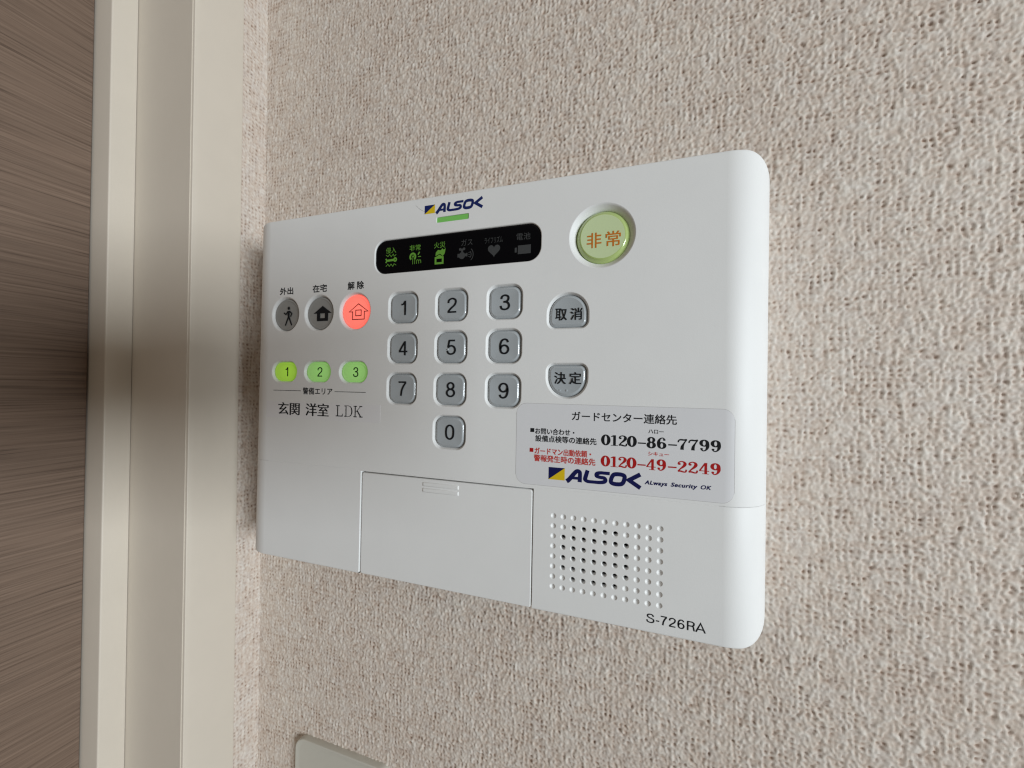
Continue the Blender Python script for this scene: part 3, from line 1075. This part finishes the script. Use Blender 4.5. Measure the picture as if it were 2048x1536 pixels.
# ---- print on the cover
YP = -0.03
pr = Print(YP)
mark_square(pr, -77.1, -70.5, 160.4, 165.2, 0, 1)
word_mark(pr, -69.7, -41.6, 160.2, 165.3, 0)
pr.make('maker_mark', [M['navy'], M['yellow']], panel, 'navy maker name with a navy and yellow square')
for t, x0, x1, z0, z1 in (('外出', -183.7, -172.6, 120.9, 125.4), ('在宅', -156.5, -145.5, 120.9, 125.5), ('解 除', -129.4, -117.8, 120.9, 125.6)):
    pr = Print(YP)
    pr.text(t, x0, x1, z0, z1, bold=0.018)
    pr.make('caption', M['ink'], panel, 'small black caption ' + t.replace(' ', ''))
pr = Print(YP)
pr.text('警備エリア', -162.6, -139.4, 56.9, 61.1, bold=0.012)
pr.line([(-187.4, 59.0), (-164.3, 59.0)], 0.17)
pr.line([(-137.6, 59.0), (-114.6, 59.0)], 0.17)
pr.make('caption', M['ink'], panel, 'small black caption 警備エリア between two lines')
pr = Print(YP)
x = 44.7
zc0, zc1 = -43.6, -39.5
for ch, wd_, adv in (('S', 3.05, 3.95), ('-', 2.9, 2.1), ('7', 2.95, 3.62), ('2', 2.95, 3.62), ('6', 2.95, 3.75), ('R', 3.0, 3.85), ('A', 3.15, 4.0)):
    grotesk(pr, ch, x, x + wd_, zc0, zc1, 0.066)
    x += adv
pr.make('model_number', M['ink'], panel, 'black model number at the lower right')

# ---- tape label with the room names
g = G()
f = S_rect(-148.5, 46.6, 89.0, 10.6, 0.4, 2)
g.loops([at_y(f(0), 0.0), at_y(f(0), -0.04), at_y(f(0.05), -0.06)], cap=True)
tape = mk('tape_label', g.geo, M['tape'], panel, label='clear white tape strip with room names')
pr = Print(-0.09)
pr.text('玄関', -182.6, -165.0, 43.4, 51.4, bold=0.0, mincho=0.26)
pr.text('洋室', -159.8, -141.9, 43.4, 51.4, bold=0.0, mincho=0.26)
T0 = lambda ox: (lambda x, z: (-136.3 + ox + x, 44.0 + z))
q = lambda a, b_, c, d, T: pr.poly([(a, c), (b_, c), (b_, d), (a, d)], T)
T = T0(0)          # L
q(1.0, 1.75, 0, 6.8, T); q(0, 2.9, 6.25, 6.8, T); q(0, 5.2, 0, 0.55, T); pr.poly([(4.1, 0.2), (5.2, 0.2), (5.4, 2.0)], T)
T = T0(6.4)        # D
q(0.9, 1.6, 0, 6.8, T); q(0, 1.0, 6.25, 6.8, T); q(0, 1.0, 0, 0.55, T)
pr.line([(1.4, 6.65, .15), (3.2, 6.6, .16), (4.9, 5.7, .3), (5.6, 3.4, .42), (4.9, 1.1, .3), (3.2, 0.2, .16), (1.4, 0.15, .15)], 0.2, smooth=True, T=T)
T = T0(13.2)       # K
q(0.9, 1.6, 0, 6.8, T); q(0, 2.5, 6.25, 6.8, T); q(0, 2.5, 0, 0.55, T); q(4.2, 6.3, 6.25, 6.8, T); q(4.2, 6.7, 0, 0.55, T)
pr.line([(5.2, 6.6), (1.5, 2.9)], 0.16, T=T)
pr.line([(2.6, 4.0), (5.4, 0.1)], 0.42, T=T)
pr.make('lettering', M['ink'], tape)

# ---- contact sticker
g = G()
SXa, SXb, SZa, SZb = -20.0, 80.0, 14.5, 55.5
nst = 60
yo = -0.07


def sticker_outline():
    return rrect(SXa, SXb, SZa, SZb, 5.0, 8)


# flat part and the strip that follows the rolled edge
xs = [SXa + (SXb - SXa) * i / nst for i in range(nst + 1)]
xs = sorted(set(xs + [XR, 75.5, 76.5, 77, 77.5, 78.5, 79, 79.5, 79.8, SXa + .1, SXa + .4, SXa + .9]))


def half(x):
    r = 5.0
    d = max(SXa + r - x, x - (SXb - r), 0)
    return r - math.sqrt(max(r * r - d * d, 0))


topl = [(x, yo + roll_y(x), SZb - half(x)) for x in xs]
botl = [(x, yo + roll_y(x), SZa + half(x)) for x in xs]
g.loops([botl, topl], closed=False)
ring = botl + topl[::-1]
g.loops([ring, [(x, y + 0.075, z) for x, y, z in ring]])
o_ = 0.22
bk = lambda L_, s_: [(x + (o_ if x > 30 else -o_) * (1 if x in (xs[0], xs[-1]) else 0), y + 0.05, z + s_ * o_) for x, y, z in L_]
ring2 = bk(botl, -1) + bk(topl[::-1], 1)
g.loops([[(x, y + 0.045, z) for x, y, z in ring], ring2], 1)
stick = mk('contact_sticker', g.geo, [M['sticker'], M['tapeedge']], panel, label='silver white contact sticker with phone numbers')
YS = yo - 0.03
pr = Print(YS)
pr.text('ガードセンター連絡先', 8.6, 56.5, 47.8, 52.2, bold=0.01)
pr.make('title', M['ink'], stick)
pr = Print(YS)
pr.poly([(-12.6, 41.0), (-10.5, 41.0), (-10.5, 43.0), (-12.6, 43.0)])
pr.text('お問い合わせ・', -9.9, 9.9, 40.2, 43.2, bold=0.016)
pr.text('設備点検等の連絡先', -9.8, 20.7, 36.4, 39.6, bold=0.016)
pr.text('ハロー', 44.4, 51.0, 43.4, 45.1, bold=0.016)
x = 23.2
NUMW = 3.55


def number_line(pr, s_, xs_, z0, h_):
    for ch, x in zip(s_, xs_):
        wd = 4.4
        serif(pr, ch, x, z0, wd, h_)


numx = [22.9, 26.8, 30.8, 34.9, 39.3, 43.5, 48.0, 52.6, 56.8, 61.3, 65.8, 70.4]
number_line(pr, '0120-86-7799', numx, 36.6, 5.1)
pr.make('lettering', M['ink'], stick, 'black contact line')
pr = Print(YS)
pr.text('ガードマン出動依頼・', -10.1, 18.2, 30.1, 33.3, mi=1, bold=0.018)
pr.text('警報発生時の連絡先', -10.4, 20.3, 26.4, 29.7, mi=1, bold=0.018)
pr.poly([(-12.8, 30.9), (-10.8, 30.9), (-10.8, 32.9), (-12.8, 32.9)])
pr.text('シキュー', 44.4, 53.4, 33.1, 34.9, mi=1, bold=0.018)
number_line(pr, '0120-49-2249', numx, 26.5, 5.1)
pr.make('lettering', [M['inkred'], M['inkred2']], stick, 'red contact line')
pr = Print(YS)
mark_square(pr, -2.7, 5.5, 17.9, 24.0, 0, 1)
word_mark(pr, 6.5, 41.2, 17.8, 23.9, 0)
pr.text('ALways', 43.1, 52.8, 19.2, 21.5, bold=0.026, shear=0.25, spacing=1.08)
pr.text('Security', 54.4, 65.3, 19.2, 21.5, bold=0.026, shear=0.25, spacing=1.08)
pr.text('OK', 66.8, 71.0, 19.75, 21.5, bold=0.026, shear=0.25, spacing=1.08)
pr.make('maker_mark', [M['navy2'], M['yellow']], stick, 'navy maker name and slogan')

# a hair and a few dust specks lying on the cover
pr = Print(-0.02)
pr.line([(-83.0, 166.3), (-80.5, 164.0), (-77.5, 162.2), (-73.8, 161.0)], 0.05, smooth=True)
pr.make('scratch', M['inkgrey'], panel)

# ------------------------------------------------------------------ the phone that takes the picture, right behind the lens
ph = thing('smartphone', 'dark smartphone held level in front of the panel', 'smartphone', CAM)
g = G()
PW, PH_, PD = 147 / 0.7 / 1.0 * 0.001 * 1000, 72 / 0.7, 8 / 0.7
cxp, czp = -8, 6


def phone_pt(a, c, dpt):
    return tuple(Vector(CAM) + right * a + up * c - fwd * dpt)


def ploop(inset, dpt):
    return [phone_pt(x, z, dpt) for x, z in rrect(cxp - PW / 2 + inset, cxp + PW / 2 - inset, czp - PH_ / 2 + inset, czp + PH_ / 2 - inset, 13 - inset, 6)]


g.loops([ploop(1.2, 3.0), ploop(0, 4.2), ploop(0, 3 + PD - 1.2), ploop(1.2, 3 + PD)], cap=True)
g.f.append(tuple(range(len(ploop(0, 0)) - 1, -1, -1)))
g.m.append(0)
mk('phone_body', g.geo, M['phone'], ph, smooth=40)
